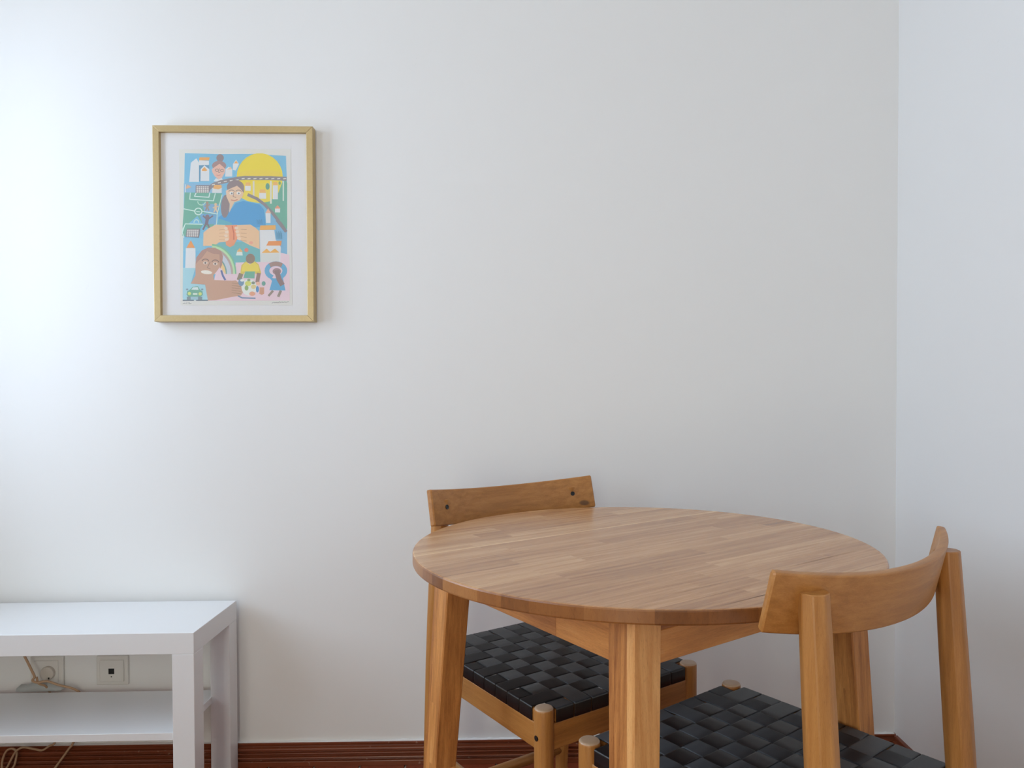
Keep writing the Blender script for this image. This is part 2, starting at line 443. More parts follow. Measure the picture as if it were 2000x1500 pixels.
# aprons between the legs, two laminations each
ZA = CAM_H - KT * (CAM_H - .65933)
c0, h0 = leg_c(.68); ua = KT * .2566; th = .021
for s in (-1, 1):
    x0, x1 = sorted((-s * ua, -s * (ua - th))); e0 = c0 - h0; cut = -.10 * s
    ap = box('apron', x0, x1, -e0, cut, ZA, ZT, M['apy'], tb, .0008, 1)
    box('apron_stave', x0, x1, cut, e0, ZA, ZT, M['apy'], ap, .0006, 1)
    ap = box('apron', -e0, e0, x0, x1, ZA, ZA + .044, M['apx'], tb, .0008, 1)
    box('apron_stave', -e0, e0, x0, x1, ZA + .044, ZT, M['apx'], ap, .0006, 1)

# ------------------------------------------------------------------ chairs (local: x = sitter's right, y = forward, origin midway between the front legs)
CA, CG, CP, CE, HS = .18416, .0217, .0413, .0111, .4433
YR = -.4126                       # rear posts at seat level
def post_xy(z, s): return s * (.1809 + .00967 * (.76876 - z)), -.3925 - .06453 * (.76876 - z)
def make_chair(label):
    ch = empty('dining_chair'); tag(ch, label, 'chair', 'dining chairs at the round table')
    # front legs: turned, domed top
    for s in (-1, 1):
        rings = []
        prof = [(0, .0125), (.003, .0135), (.20, .0165), (.30, .0176), (.4395, .0176), (.4430, .0171), (.4448, .0155), (.4455, .0130), (.4458, .007), (.4459, .002)]
        for z, r in prof:
            rings.append([Vector((s * CA + r * math.cos(2 * math.pi * j / 28), r * math.sin(2 * math.pi * j / 28), z)) for j in range(28)])
        lg = sharpen(loft('front_leg', rings, M['cz'], ch), 50)
        lg.data.materials.append(M['cap'])                    # pale sawn end grain, grazing reflection also put into the colour
        for p in lg.data.polygons:
            if p.center.z > .4436: p.material_index = 1
        # bolt on the outer side
        q = [[Vector((s * (CA + .0174 + dx), .001 + r * math.cos(2 * math.pi * j / 14), .394 + r * math.sin(2 * math.pi * j / 14))) for j in range(14)] for dx, r in ((-.004, .0050), (.0009, .0050), (.0009, .0030), (.0006, .001))]
        loft('bolt', q, M['black'], lg, smooth=False)
    # rear legs: flattened round section with softened facets, thickest at the seat
    for s in (-1, 1):
        rings = []
        for z, w in ((0, .0140), (.002, .0150), (.2, .0178), (.40, .0202), (.50, .0203), (.62, .0196), (.72, .0185), (.7676, .0178), (.7688, .0167)):
            cx, cy = post_xy(z, s); ring = []
            for j in range(8):                      # eight faces, each corner eased
                a = math.pi / 4 * j + math.pi / 8 + .12
                for da in (-.17, -.06, .06, .17):
                    rad = w * 1.05 * (1 - .30 * da * da * 2)
                    ring.append(Vector((cx + rad * math.cos(a + da), cy + rad * math.sin(a + da) * .96, z)))
            rings.append(ring)
        sharpen(loft('rear_leg', rings, M['cz'], ch), 14)
    # seat rails
    zl, zu = .3665, HS - .0052
    for nm, x0, x1, y0, y1, m in (('front_rail', -CA + .012, CA - .012, -.016, CE - .0025, 'cx'), ('rear_rail', -CA + .012, CA - .012, YR - .012, YR + .012, 'cx')):
        b = bmesh.new(); bm_box(x0, x1, y0, y1, zl, .4145, .0022, 2, b)
        bm_box(x0 + .008, x1 - .008, y0 + .001, y1 - .0005, .4145, zu, .003, 2, b)
        from_bm(nm, b, M[m], ch)
    for s in (-1, 1):
        xa, xb = sorted((s * (CA - .014), s * (CA + CE - .0025)))
        b = bmesh.new(); bm_box(xa, xb, YR + .012, -.012, zl, .4145, .0022, 2, b)
        xa2, xb2 = sorted((s * (CA - .014), s * (CA + CE - .003)))
        bm_box(xa2, xb2, YR + .018, -.019, .4145, zu, .003, 2, b)
        from_bm('side_rail', b, M['cy'], ch)
    # stretchers
    xr, yr = post_xy(.09, 1)
    def rod(nm, A, B, r, m):
        tube(nm, [A, B], r, m, ch, 14)
    rod('rear_stretcher', (-xr, yr, .092), (xr, yr, .092), .0125, M['cx'])
    for s in (-1, 1):
        px, py = post_xy(.2, s)
        rod('side_stretcher', (px, py, .2), (s * CA, 0, .2), .0115, M['cy'])
    # woven straps, each a wrapped ribbon
    th = .0017; hw = CP / 2 - .0011; amp = .00105
    def ribbon(nm, along_y, idx):
        if along_y:            # front-to-back strap number idx (0..7) from x=-.. to +..
            c = (idx - 3.5) * CP; s0, s1 = CE, YR - .0135
            cross = [-CG - (j + .5) * CP for j in range(9)]
        else:                  # side-to-side strap number idx (0..8) from the front
            c = -CG - (idx + .5) * CP; s0, s1 = CA + CE, -(CA + CE)
            cross = [(i - 3.5) * CP for i in range(7, -1, -1)]
        def over(k):           # +1 when this strap runs on top at crossing k
            i, j = (idx, k) if along_y else (7 - k, idx)
            o = 1 if (i + j) % 2 == 1 else -1
            return -o if along_y else o
        prof = []              # (s, z) path of the top surface
        drop = HS - .4158
        sg = -1 if s1 < s0 else 1
        for q in (0, .5, 1): prof.append((s0, HS - drop + (drop - .005) * q))
        for a in (30, 60): prof.append((s0 + sg * .004 * (1 - math.cos(math.radians(a))), HS - .0045 + .0030 * math.sin(math.radians(a))))
        zc = HS - .0018
        prof.append((s0 + sg * .0045, zc + .0003))
        n = len(cross)
        for k, sc in enumerate(cross):
            o = over(k)
            for f in (-.36, -.12, .12, .36):
                prof.append((sc + sg * f * CP * 1.14, zc + amp * o * (1 - .5 * f * f)))
        prof.append((s1 - sg * .0045, zc + .0003))
        for a in (60, 30): prof.append((s1 - sg * .004 * (1 - math.cos(math.radians(a))), HS - .0045 + .0030 * math.sin(math.radians(a))))
        for q in (1, .5, 0): prof.append((s1, HS - drop + (drop - .005) * q))
        V, F, UV = [], [], []
        ws = (-1, -.86, -.4, .4, .86, 1); cam_ = (-.0003, 0, 0, 0, 0, -.0003)
        L = 0; N = len(prof); acc = [0]
        for a, b in zip(prof[:-1], prof[1:]): acc.append(acc[-1] + math.hypot(b[0] - a[0], b[1] - a[1]))
        nw = len(ws)
        for lay in (0, 1):
            for i, (s_, z_) in enumerate(prof):
                a = prof[max(i - 1, 0)]; b = prof[min(i + 1, N - 1)]
                tx_, tz_ = b[0] - a[0], b[1] - a[1]; ln = math.hypot(tx_, tz_)
                nx_, nz_ = -tz_ / ln * sg, tx_ / ln * sg
                for wv_, cm in zip(ws, cam_):
                    d_ = cm - lay * th
                    ps, pz = s_ + nx_ * d_, z_ + nz_ * d_
                    V.append((c + wv_ * hw, ps, pz) if along_y else (ps, c + wv_ * hw, pz)); UV.append((acc[i], wv_ * hw))
        for lay in (0, 1):
            o_ = lay * N * nw
            for i in range(N - 1):
                for k in range(nw - 1):
                    F.append((o_ + i * nw + k, o_ + i * nw + k + 1, o_ + (i + 1) * nw + k + 1, o_ + (i + 1) * nw + k))
        o2 = N * nw
        for i in range(N - 1):
            for k in (0, nw - 1):
                F.append((i * nw + k, (i + 1) * nw + k, o2 + (i + 1) * nw + k, o2 + i * nw + k))
        for i in (0, N - 1):
            for k in range(nw - 1):
                F.append((i * nw + k, i * nw + k + 1, o2 + i * nw + k + 1, o2 + i * nw + k))
        o = pydata(nm, V, F, M['strap'], ch, True)
        uvl = o.data.uv_layers.new(name='strap')
        for lp in o.data.loops: uvl.data[lp.index].uv = UV[lp.vertex_index]
    for i in range(8): ribbon('strap', True, i)
    for j in range(9): ribbon('strap', False, j)
    # backrest: bent board, axis raked back
    r, fm, hh, rho, tk, yo, zo = .4305, .5573, .0392, .2423, .0125, -.4245, .7405
    sr, cr = math.sin(rho), math.cos(rho)
    def bp(phi, h, rad):
        fw = r - rad * math.cos(phi); return Vector((rad * math.sin(phi), yo + fw * cr - h * sr, zo + fw * sr + h * cr))
    rings = []; e = .003
    NP = 40
    for k in range(-1, NP + 2):
        f = min(max(k, 0), NP) / NP; end = k < 0 or k > NP
        phi = -fm + 2 * fm * f
        ei = e if not end else .0022
        if k == -1: phi = -fm
        elif k == 0: phi = -fm + .005
        elif k == NP: phi = fm - .005
        elif k == NP + 1: phi = fm
        H_, R1, R0 = (hh, r, r - tk) if not end else (hh - .0025, r - .0025, r - tk + .0025)
        sec = []
        for hs_, rs_, a0 in ((1, 0, 0), (1, 1, 90), (-1, 1, 180), (-1, 0, 270)):
            hc = hs_ * (H_ - ei); rc = (R1 - ei) if rs_ else (R0 + ei)
            order = (0, 30, 60, 90)
            for a in order:
                aa = math.radians(a)
                if (hs_, rs_) == (1, 0): dh, dr = math.sin(aa), -math.cos(aa)
                elif (hs_, rs_) == (1, 1): dh, dr = math.cos(aa), math.sin(aa)
                elif (hs_, rs_) == (-1, 1): dh, dr = -math.sin(aa), math.cos(aa)
                else: dh, dr = -math.cos(aa), -math.sin(aa)
                sec.append(bp(phi, hc + dh * ei, rc + dr * ei))
        rings.append(sec)
    bk = sharpen(loft('backrest', rings, M['cb'], ch), 32)
    for s in (-1, 1):             # screws through the front face into the posts
        ph = s * .432
        c = bp(ph, 0, r - tk - .0004); nrm = (bp(ph, 0, r - tk - .01) - c).normalized()
        up_ = (bp(ph, .01, r - tk) - bp(ph, -.01, r - tk)).normalized(); sd = nrm.cross(up_)
        q = [[c + nrm * d + (up_ * math.cos(2 * math.pi * j / 14) + sd * math.sin(2 * math.pi * j / 14)) * rr for j in range(14)] for d, rr in ((-.0005, .0052), (.0009, .0052), (.0009, .0040), (.0002, .0032))]
        loft('screw', q, M['black'], bk, smooth=False)
    return ch
def dup(root, label):
    r = root.copy(); COL.objects.link(r); r['label'] = label
    for c in root.children:
        k = c.copy(); COL.objects.link(k); k.parent = r
        for g in c.children:
            q = g.copy(); COL.objects.link(q); q.parent = k
    return r
chA = make_chair('wooden chair with black woven strap seat, behind the table, front facing the camera')
chB = dup(chA, 'nearest wooden chair with black woven strap seat, its curved backrest seen from behind')
for c in chB.children:                 # the knot is in the far chair's board only
    if c.name.startswith('backrest'):
        c.material_slots[0].link = 'OBJECT'; c.material_slots[0].material = M['cx']
chA.location = (.19006, 1.39925, 0); chA.rotation_euler = (0, 0, -2.54636)
chB.location = (.25447, 1.28334, 0); chB.rotation_euler = (0, 0, .64586)

# ------------------------------------------------------------------ low white bench
bn = empty('television_bench', (-.75932, 1.70602, 0), .00819)
tag(bn, 'low white laminate bench with open shelf against the back wall', 'bench')
LB = .90; m = M['white_foil']
box('top', -LB, 0, 0, .26, .4003, .45, m, bn, .0008, 1)
for x in (-LB, -.05):
    for y in (0, .21): box('leg', x, x + .05, y, y + .05, 0, .40, m, bn, .0008, 1)
sh = bmesh.new(); bm_box(-LB + .05, -.05, .008, .252, .1965, .2140, .0006, 1, sh); bm_box(-.05, -.046, .05, .21, .1965, .2140, .0006, 1, sh); bm_box(-LB + .046, -LB + .05, .05, .21, .1965, .2140, .0006, 1, sh)
from_bm('shelf', sh, m, bn)

# ------------------------------------------------------------------ outlets and cord on the wall
def wall_plate(name, x0, x1, z0, z1, label, cat):
    cx, cz = (x0 + x1) / 2, (z0 + z1) / 2; w, h = (x1 - x0) / 2, (z1 - z0) / 2
    e = empty(name, (cx, YW, cz)); tag(e, label, cat, None)
    box('plate', -w, w, -.0075, 0, -h, h, M['plastic'], e, .002, 2)
    return e, w, h
e, w, h = wall_plate('network_outlet', -1.138, -1.055, .2225, .3005, 'white square wall plate with small black data socket, under the bench', 'outlet')
box('cover', -w + .010, w - .010, -.0115, -.0070, -h + .010, h - .010, M['plastic'], e, .0015, 2)
b = bmesh.new(); bm_box(-.0075, .0075, -.0121, -.0112, -.008, .007, 0, 1, b); bm_box(-.0016, .0016, -.0121, -.0112, -.0165, -.0135, 0, 1, b)
from_bm('socket', b, M['black'], e)
e, w, h = wall_plate('power_outlet', -1.312, -1.2255, .2225, .3005, 'white square wall socket with a round plug in it, under the bench', 'outlet')
def disc(nm, cx, cz, y0, y1, r0, r1, mat, par, n=28):
    rings = [[Vector((cx + r * math.cos(2 * math.pi * j / n), y, cz + r * math.sin(2 * math.pi * j / n))) for j in range(n)] for y, r in ((y0, r0), ((y0 * .2 + y1 * .8), r0 * .3 + r1 * .7), (y1, r1))]
    return loft(nm, rings, mat, par)
box('cover', -w + .012, w - .012, -.0105, -.0070, -h + .010, h - .010, M['plastic'], e, .0015, 2)
# power cord with its plug
pc = empty('power_cable', (-1.2700, YW, .2590)); tag(pc, 'beige cord with round plug hanging behind the bench', 'cable')
rings = [[Vector((.008 + r * math.cos(2 * math.pi * j / 30), y, r * math.sin(2 * math.pi * j / 30))) for j in range(30)] for y, r in ((-.0105, .0180), (-.0170, .0180), (-.0188, .0172), (-.0196, .0150))]
pg = sharpen(loft('plug', rings, M['plug'], pc), 40)
box('plug_mark', .012, .016, -.0202, -.0197, -.0145, -.0095, M['black'], pg)
def rel(x, z, y=YW - .032): return (x + 1.2700, y - YW, z - .2590)
tube('cable_run', [rel(-1.330, .345, 1.955), rel(-1.3057, .309, 1.950), rel(-1.286, .278, 1.944), rel(-1.276, .262, 1.940), rel(-1.281, .252, 1.940), rel(-1.272, .245, 1.944),
              rel(-1.2495, .2455, 1.950), rel(-1.225, .234, 1.955), rel(-1.1875, .2164, 1.966), rel(-1.176, .19, 1.9735), rel(-1.182, .11, 1.974), rel(-1.1935, .073, 1.962), rel(-1.2005, .062, 1.957), rel(-1.218, .036, 1.952), rel(-1.236, .0110, 1.940), rel(-1.262, .0045, 1.93)],
     .0030, M['cord'], pc)
tube('cable_run', [rel(-1.276, .258, 1.948), rel(-1.272, .240, 1.950), rel(-1.262, .228, 1.962), rel(-1.256, .20, 1.9735), rel(-1.238, .12, 1.974), rel(-1.2398, .078, 1.963), rel(-1.2519, .0701, 1.957), rel(-1.2693, .0600, 1.956), rel(-1.2919, .0639, 1.956),
              rel(-1.3184, .0683, 1.956), rel(-1.3358, .0591, 1.955), rel(-1.3466, .0415, 1.954), rel(-1.357, .02, 1.952), rel(-1.3640, .0100, 1.949), rel(-1.3700, .022, 1.950), rel(-1.3690, .042, 1.953), rel(-1.3610, .060, 1.955),
              rel(-1.3480, .0650, 1.957), rel(-1.3370, .0560, 1.958), rel(-1.338, .038, 1.957), rel(-1.343, .017, 1.952), rel(-1.36, .0045, 1.94)],
     .0028, M['cord'], pc)
# grey cable clip plate tucked on the shelf behind the plug
cl = empty('cable_cover', (-1.275, YW - .012, .2140)); tag(cl, 'curled grey plastic cable cover on the shelf below the plug', 'cable cover')
rings = []
for k in range(9):
    f = k / 8; x = -.055 + .115 * f
    zt_ = .018 * math.sin(math.pi * min(1, f * 1.1)) ** .6 + .004 + (.012 if k == 0 else 0)
    rings.append([Vector((x - .008 * (1 if i else 0), -.004 - .012 * i * (1 - .3 * f), zt_ * (1 - i) + .0008)) for i in (0, .5, 1)] +
                 [Vector((x - .008 * (1 if i else 0), -.002 - .012 * i * (1 - .3 * f), zt_ * (1 - i) + .0004)) for i in (1, .5, 0)])
loft('flap', rings, plain('grey_plastic', (.42, .43, .42, 1), .5), cl, smooth=True)

# ------------------------------------------------------------------ framed print
FX0, FZ0, FW, FH, FD = -.96425, 1.1905, .4156, .5122, .030
pf = empty('framed_print', (FX0 + FW / 2, YW, FZ0)); tag(pf, 'gold framed illustrated print of people, houses and a yellow sun on the wall', 'picture')
B = .0165
def bar(p0, p1, q0, q1):     # outer edge p0-p1, inner edge q0-q1 in (x,z)
    b = .0012; V = []
    for y in (-FD, -.002):
        V += [Vector((p[0], y, p[1])) for p in (p0, p1, q1, q0)]
    bm = bmesh.new(); vs = [bm.verts.new(v) for v in V]
    for f in ((0, 1, 2, 3), (4, 5, 6, 7), (0, 1, 5, 4), (1, 2, 6, 5), (2, 3, 7, 6), (3, 0, 4, 7)): bm.faces.new([vs[i] for i in f])
    bmesh.ops.bevel(bm, geom=[e for e in bm.edges if e.verts[0] in (vs[0], vs[1], vs[2], vs[3]) and e.verts[1] in (vs[0], vs[1], vs[2], vs[3])], offset=.0009, segments=2, profile=.5, affect='EDGES')
    from_bm('frame_bar', bm, M['brass'], pf)
w = FW / 2
bar((-w, 0), (w, 0), (-w + B, B), (w - B, B)); bar((-w, FH), (w, FH), (-w + B, FH - B), (w - B, FH - B))
bar((-w, 0), (-w, FH), (-w + B, B), (-w + B, FH - B)); bar((w, 0), (w, FH), (w - B, B), (w - B, FH - B))
box('backing', -w + .004, w - .004, -.006, -.001, .004, FH - .004, plain('backing_board', (.3, .22, .15, 1), .8), pf)
box('mat_board', -w + B - .003, w - B + .003, -.0185, -.006, B - .003, FH - B + .003, plain('white_mat', (.88, .88, .89, 1), .8), pf)
box('glass', -w + B - .002, w - B + .002, -.0235, -.0215, B - .002, FH - B + .002, M['glass'], pf)

PAL = {}
class Print:
    """flat coloured shapes printed on the paper; coordinates are a drawing grid of 250 x 330 units"""
    def __init__(s): s.V, s.F, s.C, s.cols, s.n = [], [], [], [], 0
    def add(s, col, pts):
        if col not in s.cols: s.cols.append(col)
        s.n += 1; y = -.0192 - s.n * 1.5e-6
        i0 = len(s.V)
        for (X, Y) in pts:
            # grid unit -> metres on the sheet (sheet hangs very slightly turned)
            x = -.9126 + X * (.3339 / 250) - Y * (.0040 / 330); z = 1.6591 - Y * (.4435 / 330) + X * (.0012 / 250)
            s.V.append((x - (FX0 + FW / 2), y, z - FZ0))
        s.F.append(tuple(range(i0, i0 + len(pts)))); s.C.append(s.cols.index(col))
def cr(P, o): return [(x / 8.0, y / 8.0 + o) for x, y in P]
pr = Print()
def poly(c, P, lo=0): pr.add(c, cr(P, 150 * lo))
def ell(c, x, y, rx, ry, lo=0, a0=0, a1=360, rot=0, n=26):
    ca, sa = math.cos(math.radians(rot)), math.sin(math.radians(rot)); P = []
    m_ = n if a1 - a0 >= 360 else n + 1
    for i in range(m_):
        a = math.radians(a0 + (a1 - a0) * i / n); u, v = rx * math.cos(a), ry * math.sin(a)
        P.append((x + u * ca - v * sa, y + u * sa + v * ca))
    poly(c, P, lo)
def line(c, P, wd, lo=0):
    for (a, b) in zip(P[:-1], P[1:]):
        d = Vector((b[0] - a[0], b[1] - a[1]));
        if d.length < 1e-6: continue
        d.normalize(); n_ = Vector((-d.y, d.x)) * wd / 2; e_ = d * wd * .25
        poly(c, [(a[0] + n_.x - e_.x, a[1] + n_.y - e_.y), (b[0] + n_.x + e_.x, b[1] + n_.y + e_.y), (b[0] - n_.x + e_.x, b[1] - n_.y + e_.y), (a[0] - n_.x - e_.x, a[1] - n_.y - e_.y)], lo)
def arc(c, x, y, rx, ry, a0, a1, wd, lo=0, n=14):
    line(c, [(x + rx * math.cos(math.radians(a0 + (a1 - a0) * i / n)), y + ry * math.sin(math.radians(a0 + (a1 - a0) * i / n))) for i in range(n + 1)], wd, lo)
CREAM, SKY, BLUE, GREEN, TEAL, YEL, ORA, WHT = 'dcdcd6', '74bbdb', '4aa0d3', '6bb09a', '70b7ba', 'f0d62c', 'eda953', 'dde0e2'
BRN, DKB, GRY, PNK, SKIN, PEACH = 'a5837f', '8f7f80', '8c8488', 'e6cdd6', 'e8b9a6', 'e9c39a'
poly(CREAM, [(75, 90), (1820, 80), (1845, 2530), (95, 2530)])
# upper half: sky, field, hills
poly(SKY, [(165, 150), (700, 165), (1250, 160), (1745, 190), (1765, 700), (1765, 2380), (1150, 2420), (300, 2420), (130, 2420), (140, 1340), (150, 780)])
poly('87b8d6', [(150, 620), (760, 620), (760, 760), (150, 760)])
poly(GREEN, [(160, 762), (745, 775), (735, 900), (640, 1240), (560, 1350), (440, 1260), (360, 1130), (130, 1330), (128, 1290), (150, 1000)])
poly('7aaed0', [(440, 930), (700, 950), (680, 1110), (470, 1080)])
poly('6ea9cf', [(390, 1090), (680, 1110), (650, 1260), (440, 1260)])
poly(GREEN, [(1390, 940), (1640, 640), (1745, 560), (1765, 620), (1765, 1330), (1640, 1330), (1500, 1080)])
poly('79b4d6', [(1500, 1080), (1640, 1240), (1765, 1380), (1765, 2100), (1500, 2100)])
ell(YEL, 1335, 520, 362, 372, 0)
poly('ead64a', [(1000, 640), (1690, 600), (1630, 760), (1500, 900), (1330, 930), (1150, 900), (1050, 850)])
for y_, a_ in ((470, .0),): ell('ecd240', 1335, 470, 345, 60)
# houses at the top left
poly(WHT, [(232, 600), (258, 300), (345, 230), (385, 300), (385, 600)])
poly(WHT, [(385, 260), (540, 270), (540, 335), (385, 340)])
poly(ORA, [(395, 215), (555, 215), (540, 262), (385, 262)])
poly('5f97b8', [(385, 340), (545, 335), (545, 590), (385, 590)])
poly(WHT, [(408, 585), (412, 400), (470, 340), (545, 400), (545, 585)])
poly(ORA, [(425, 415), (470, 365), (515, 415), (500, 430), (440, 430)])
# houses beside the sun
poly(WHT, [(795, 515), (800, 400), (850, 360), (905, 400), (905, 515)]); poly('ecc29a', [(825, 405), (880, 360), (900, 400)])
poly(WHT, [(915, 410), (915, 320), (965, 250), (1010, 320), (960, 420)]); poly(ORA, [(930, 310), (965, 265), (1000, 310)])
# woman with a bun
ell(DKB, 715, 225, 58, 60); ell(BRN, 700, 345, 110, 75)
poly(SKIN, [(585, 400), (640, 360), (705, 315), (760, 360), (798, 400), (785, 460), (745, 530), (690, 560), (630, 510), (595, 450)])
poly(WHT, [(615, 585), (650, 540), (690, 558), (740, 535), (760, 570), (700, 600)])
arc('6d6a66', 665, 415, 26, 18, 20, 340, 7); arc('6d6a66', 745, 420, 26, 18, 20, 340, 7); line('7c6f6a', [(705, 390), (690, 450), (715, 455)], 7); line('d98b79', [(660, 490), (690, 500), (720, 488)], 9)
# bridge and roads
line(GRY, [(545, 690), (620, 640), (720, 605), (850, 575), (980, 548), (1100, 535), (1300, 538), (1500, 538), (1740, 548)], 62)
for k in range(13):
    x = 590 + 93 * k; y_ = 640 - 95 * (1 - math.exp(-(x - 590) / 250)) if x < 1000 else 545
    line('e0dfd8', [(x, y_ + 4), (x + 40, y_ - 2)], 14)
line('d9d7cf', [(1240, 590), (1240, 850)], 26); line('d9dccf', [(1510, 590), (1510, 930)], 28); line('d6e2d8', [(1705, 590), (1705, 890)], 20)
for (x, y_, w_, h_) in ((1150, 610, 45, 95), (1380, 720, 55, 110), (1580, 600, 40, 240), (1470, 985, 0, 0)):
    if w_: poly(WHT, [(x - w_, y_ + h_ + 30), (x - w_, y_ + 30), (x + w_, y_ + 30), (x + w_, y_ + h_ + 30)]); poly('ebb866', [(x - w_, y_ + 50), (x - w_ * .7, y_ - 5), (x + w_ * .7, y_ - 5), (x + w_, y_ + 50)])
ell('5b9d8c', 1458, 668, 32, 52); ell('7cab6c', 1648, 615, 18, 28)
line(GRY, [(1155, 800), (1290, 860), (1410, 950), (1540, 1090), (1650, 1230), (1745, 1370)], 46)
poly(WHT, [(1575, 1075), (1575, 1010), (1655, 1010), (1655, 1075)]); poly('e59a78', [(1568, 1015), (1615, 960), (1662, 1015)])
poly(WHT, [(1435, 1240), (1425, 1080), (1505, 1080), (1505, 1240)]); poly('e9b79a', [(1425, 1085), (1465, 1010), (1515, 1085)])
# football pitch lines and goals
line('cfe6dc', [(250, 770), (240, 870), (610, 895), (640, 780)], 14); line('dff0ea', [(340, 770), (315, 825), (540, 838), (555, 770)], 14)
arc('b9dcc8', 425, 900, 60, 60, 10, 175, 14); arc('d5ece2', 375, 1060, 56, 52, 0, 360, 16); line('d5ece2', [(150, 1020), (320, 1055)], 14); line('d5ece2', [(430, 1055), (670, 1100), (745, 800)], 12)
line('cfe6dc', [(670, 1100), (655, 1280)], 12); line('cfe6dc', [(120, 1360), (175, 1255), (440, 1260)], 14); arc('c5e2da', 345, 1235, 38, 45, 180, 360, 14); line('cfe9e2', [(345, 1060), (400, 1066)], 12)
poly('8a8086', [(335, 650), (560, 650), (575, 700), (540, 770), (330, 770)])
for k in range(6):
    for q in range(4): poly('e3ddd8', [(348 + k * 33, 668 + q * 26), (372 + k * 33, 668 + q * 26), (370 + k * 33, 686 + q * 26), (346 + k * 33, 686 + q * 26)])
poly(WHT, [(590, 770), (595, 690), (740, 690), (740, 770)]); poly('edb266', [(605, 700), (625, 645), (735, 645), (742, 690), (690, 715)])
poly('e2b48e', [(175, 700), (205, 640), (270, 680), (200, 705)]); line('dfe6ea', [(175, 640), (175, 760)], 10)
for (x, y_, c_) in ((515, 975, 'a78f7c'), (645, 1000, 'e2c39c')):
    ell(c_, x, y_ - 50, 22, 22); line(c_, [(x, y_ - 20), (x, y_ + 30)], 38); line(c_, [(x - 40, y_ + 5), (x + 40, y_ - 20)], 18); line(c_, [(x - 5, y_ + 20), (x - 25, y_ + 70)], 18); line(c_, [(x + 5, y_ + 20), (x + 25, y_ + 70)], 18)
# figure with raised arms
ell('867078', 515, 1145, 32, 36); line('7d6e7c', [(450, 1130), (515, 1190), (600, 1130)], 22); line('7d6e7c', [(515, 1180), (500, 1260)], 50); line('7d6e7c', [(500, 1240), (450, 1340)], 26); line('7d6e7c', [(510, 1240), (560, 1340)], 26)
# woman in blue
poly(BLUE, [(680, 1270), (690, 1150), (760, 1100), (870, 1050), (960, 930), (1080, 895), (1250, 930), (1330, 950), (1400, 1030), (1430, 1280), (1300, 1310), (680, 1300)])
poly('5fb0c0', [(660, 1290), (700, 1170), (900, 1240), (900, 1310), (660, 1310)])
ell(DKB, 795, 980, 66, 180, 0, rot=3)
ell(DKB, 955, 680, 135, 110)
poly('e6c6a8', [(805, 735), (880, 700), (1000, 650), (1085, 730), (1075, 810), (1020, 890), (940, 915), (890, 1010), (860, 1080), (865, 940), (815, 830)])
poly(DKB, [(960, 640), (1050, 620), (1090, 700), (1085, 770), (1030, 700)])
for x in (895, 1005): ell('e9e6e0', x, 775, 34, 24); ell('6f6f78', x + 3, 778, 12, 14); arc('6d6a70', x, 755, 45, 30, 190, 350, 8)
line('96796a', [(925, 760), (920, 830), (965, 840)], 9); line('cf7f60', [(890, 880), (940, 893), (985, 875)], 14)
for k in range(5): line('3f7fa6', [(1290 + k * 18, 1180 + (k % 2) * 20), (1300 + k * 18, 1260)], 6)
# ---- lower half (second drawing grid, 150 units further down)
L = 1
poly('7fc0da', [(140, 280), (480, 280), (480, 480), (140, 480)], L)
poly('a4d2dd', [(135, 740), (330, 740), (260, 990), (500, 1010), (520, 1250), (135, 1250)], L)
poly(TEAL, [(620, 380), (760, 345), (1060, 330), (1200, 400), (1340, 460), (1340, 660), (960, 660)], L)
poly(GREEN, [(1640, 0), (1765, 0), (1765, 90), (1720, 60)], L)
line(GRY, [(1610, 0), (1740, 165)], 46, L)
poly(PNK, [(960, 660), (1340, 650), (1640, 500), (1800, 540), (1810, 1260), (520, 1260), (900, 1190)], L)
poly(PNK, [(620, 940), (640, 850), (760, 740), (980, 820), (980, 960)], L)
poly(GREEN, [(170, 60), (440, 70), (390, 150), (370, 270), (125, 240), (120, 190)], L)
line('d7ece4', [(170, 55), (125, 190), (150, 270)], 12, L)
poly('857f84', [(195, 130), (405, 130), (385, 270), (175, 260)], L)
for k in range(6):
    for q in range(4): poly('e0dbd6', [(203 + k * 31 - q * 3, 145 + q * 29), (226 + k * 31 - q * 3, 145 + q * 29), (223 + k * 31 - q * 3, 165 + q * 29), (200 + k * 31 - q * 3, 165 + q * 29)], L)
# hands breaking bread
poly(PEACH, [(450, 400), (455, 190), (540, 120), (650, 65), (820, 75), (860, 140), (860, 330), (700, 345), (620, 400)], L)
poly(PEACH, [(940, 75), (1190, 65), (1270, 115), (1330, 170), (1335, 450), (1180, 390), (1050, 320), (960, 290)], L)
poly('ea9a72', [(790, 75), (985, 70), (960, 180), (985, 290), (930, 390), (870, 420), (810, 390), (800, 340), (860, 290), (850, 160)], L)
line('c9644a', [(905, 90), (930, 200), (930, 300)], 14, L)
for k in range(4):
    ell('f0d2bb', 805 + 14 * (k % 2), 125 + 58 * k, 30, 22, L); ell('f0d2bb', 970 + 14 * k, 120 + 55 * k, 30, 22, L)
    line('c99a70', [(700, 150 + 50 * k), (790, 140 + 55 * k)], 5, L); line('b98a66', [(1040, 140 + 58 * k), (1130, 145 + 60 * k)], 5, L)
ell('eaa68c', 1200, 350, 30, 24, L)
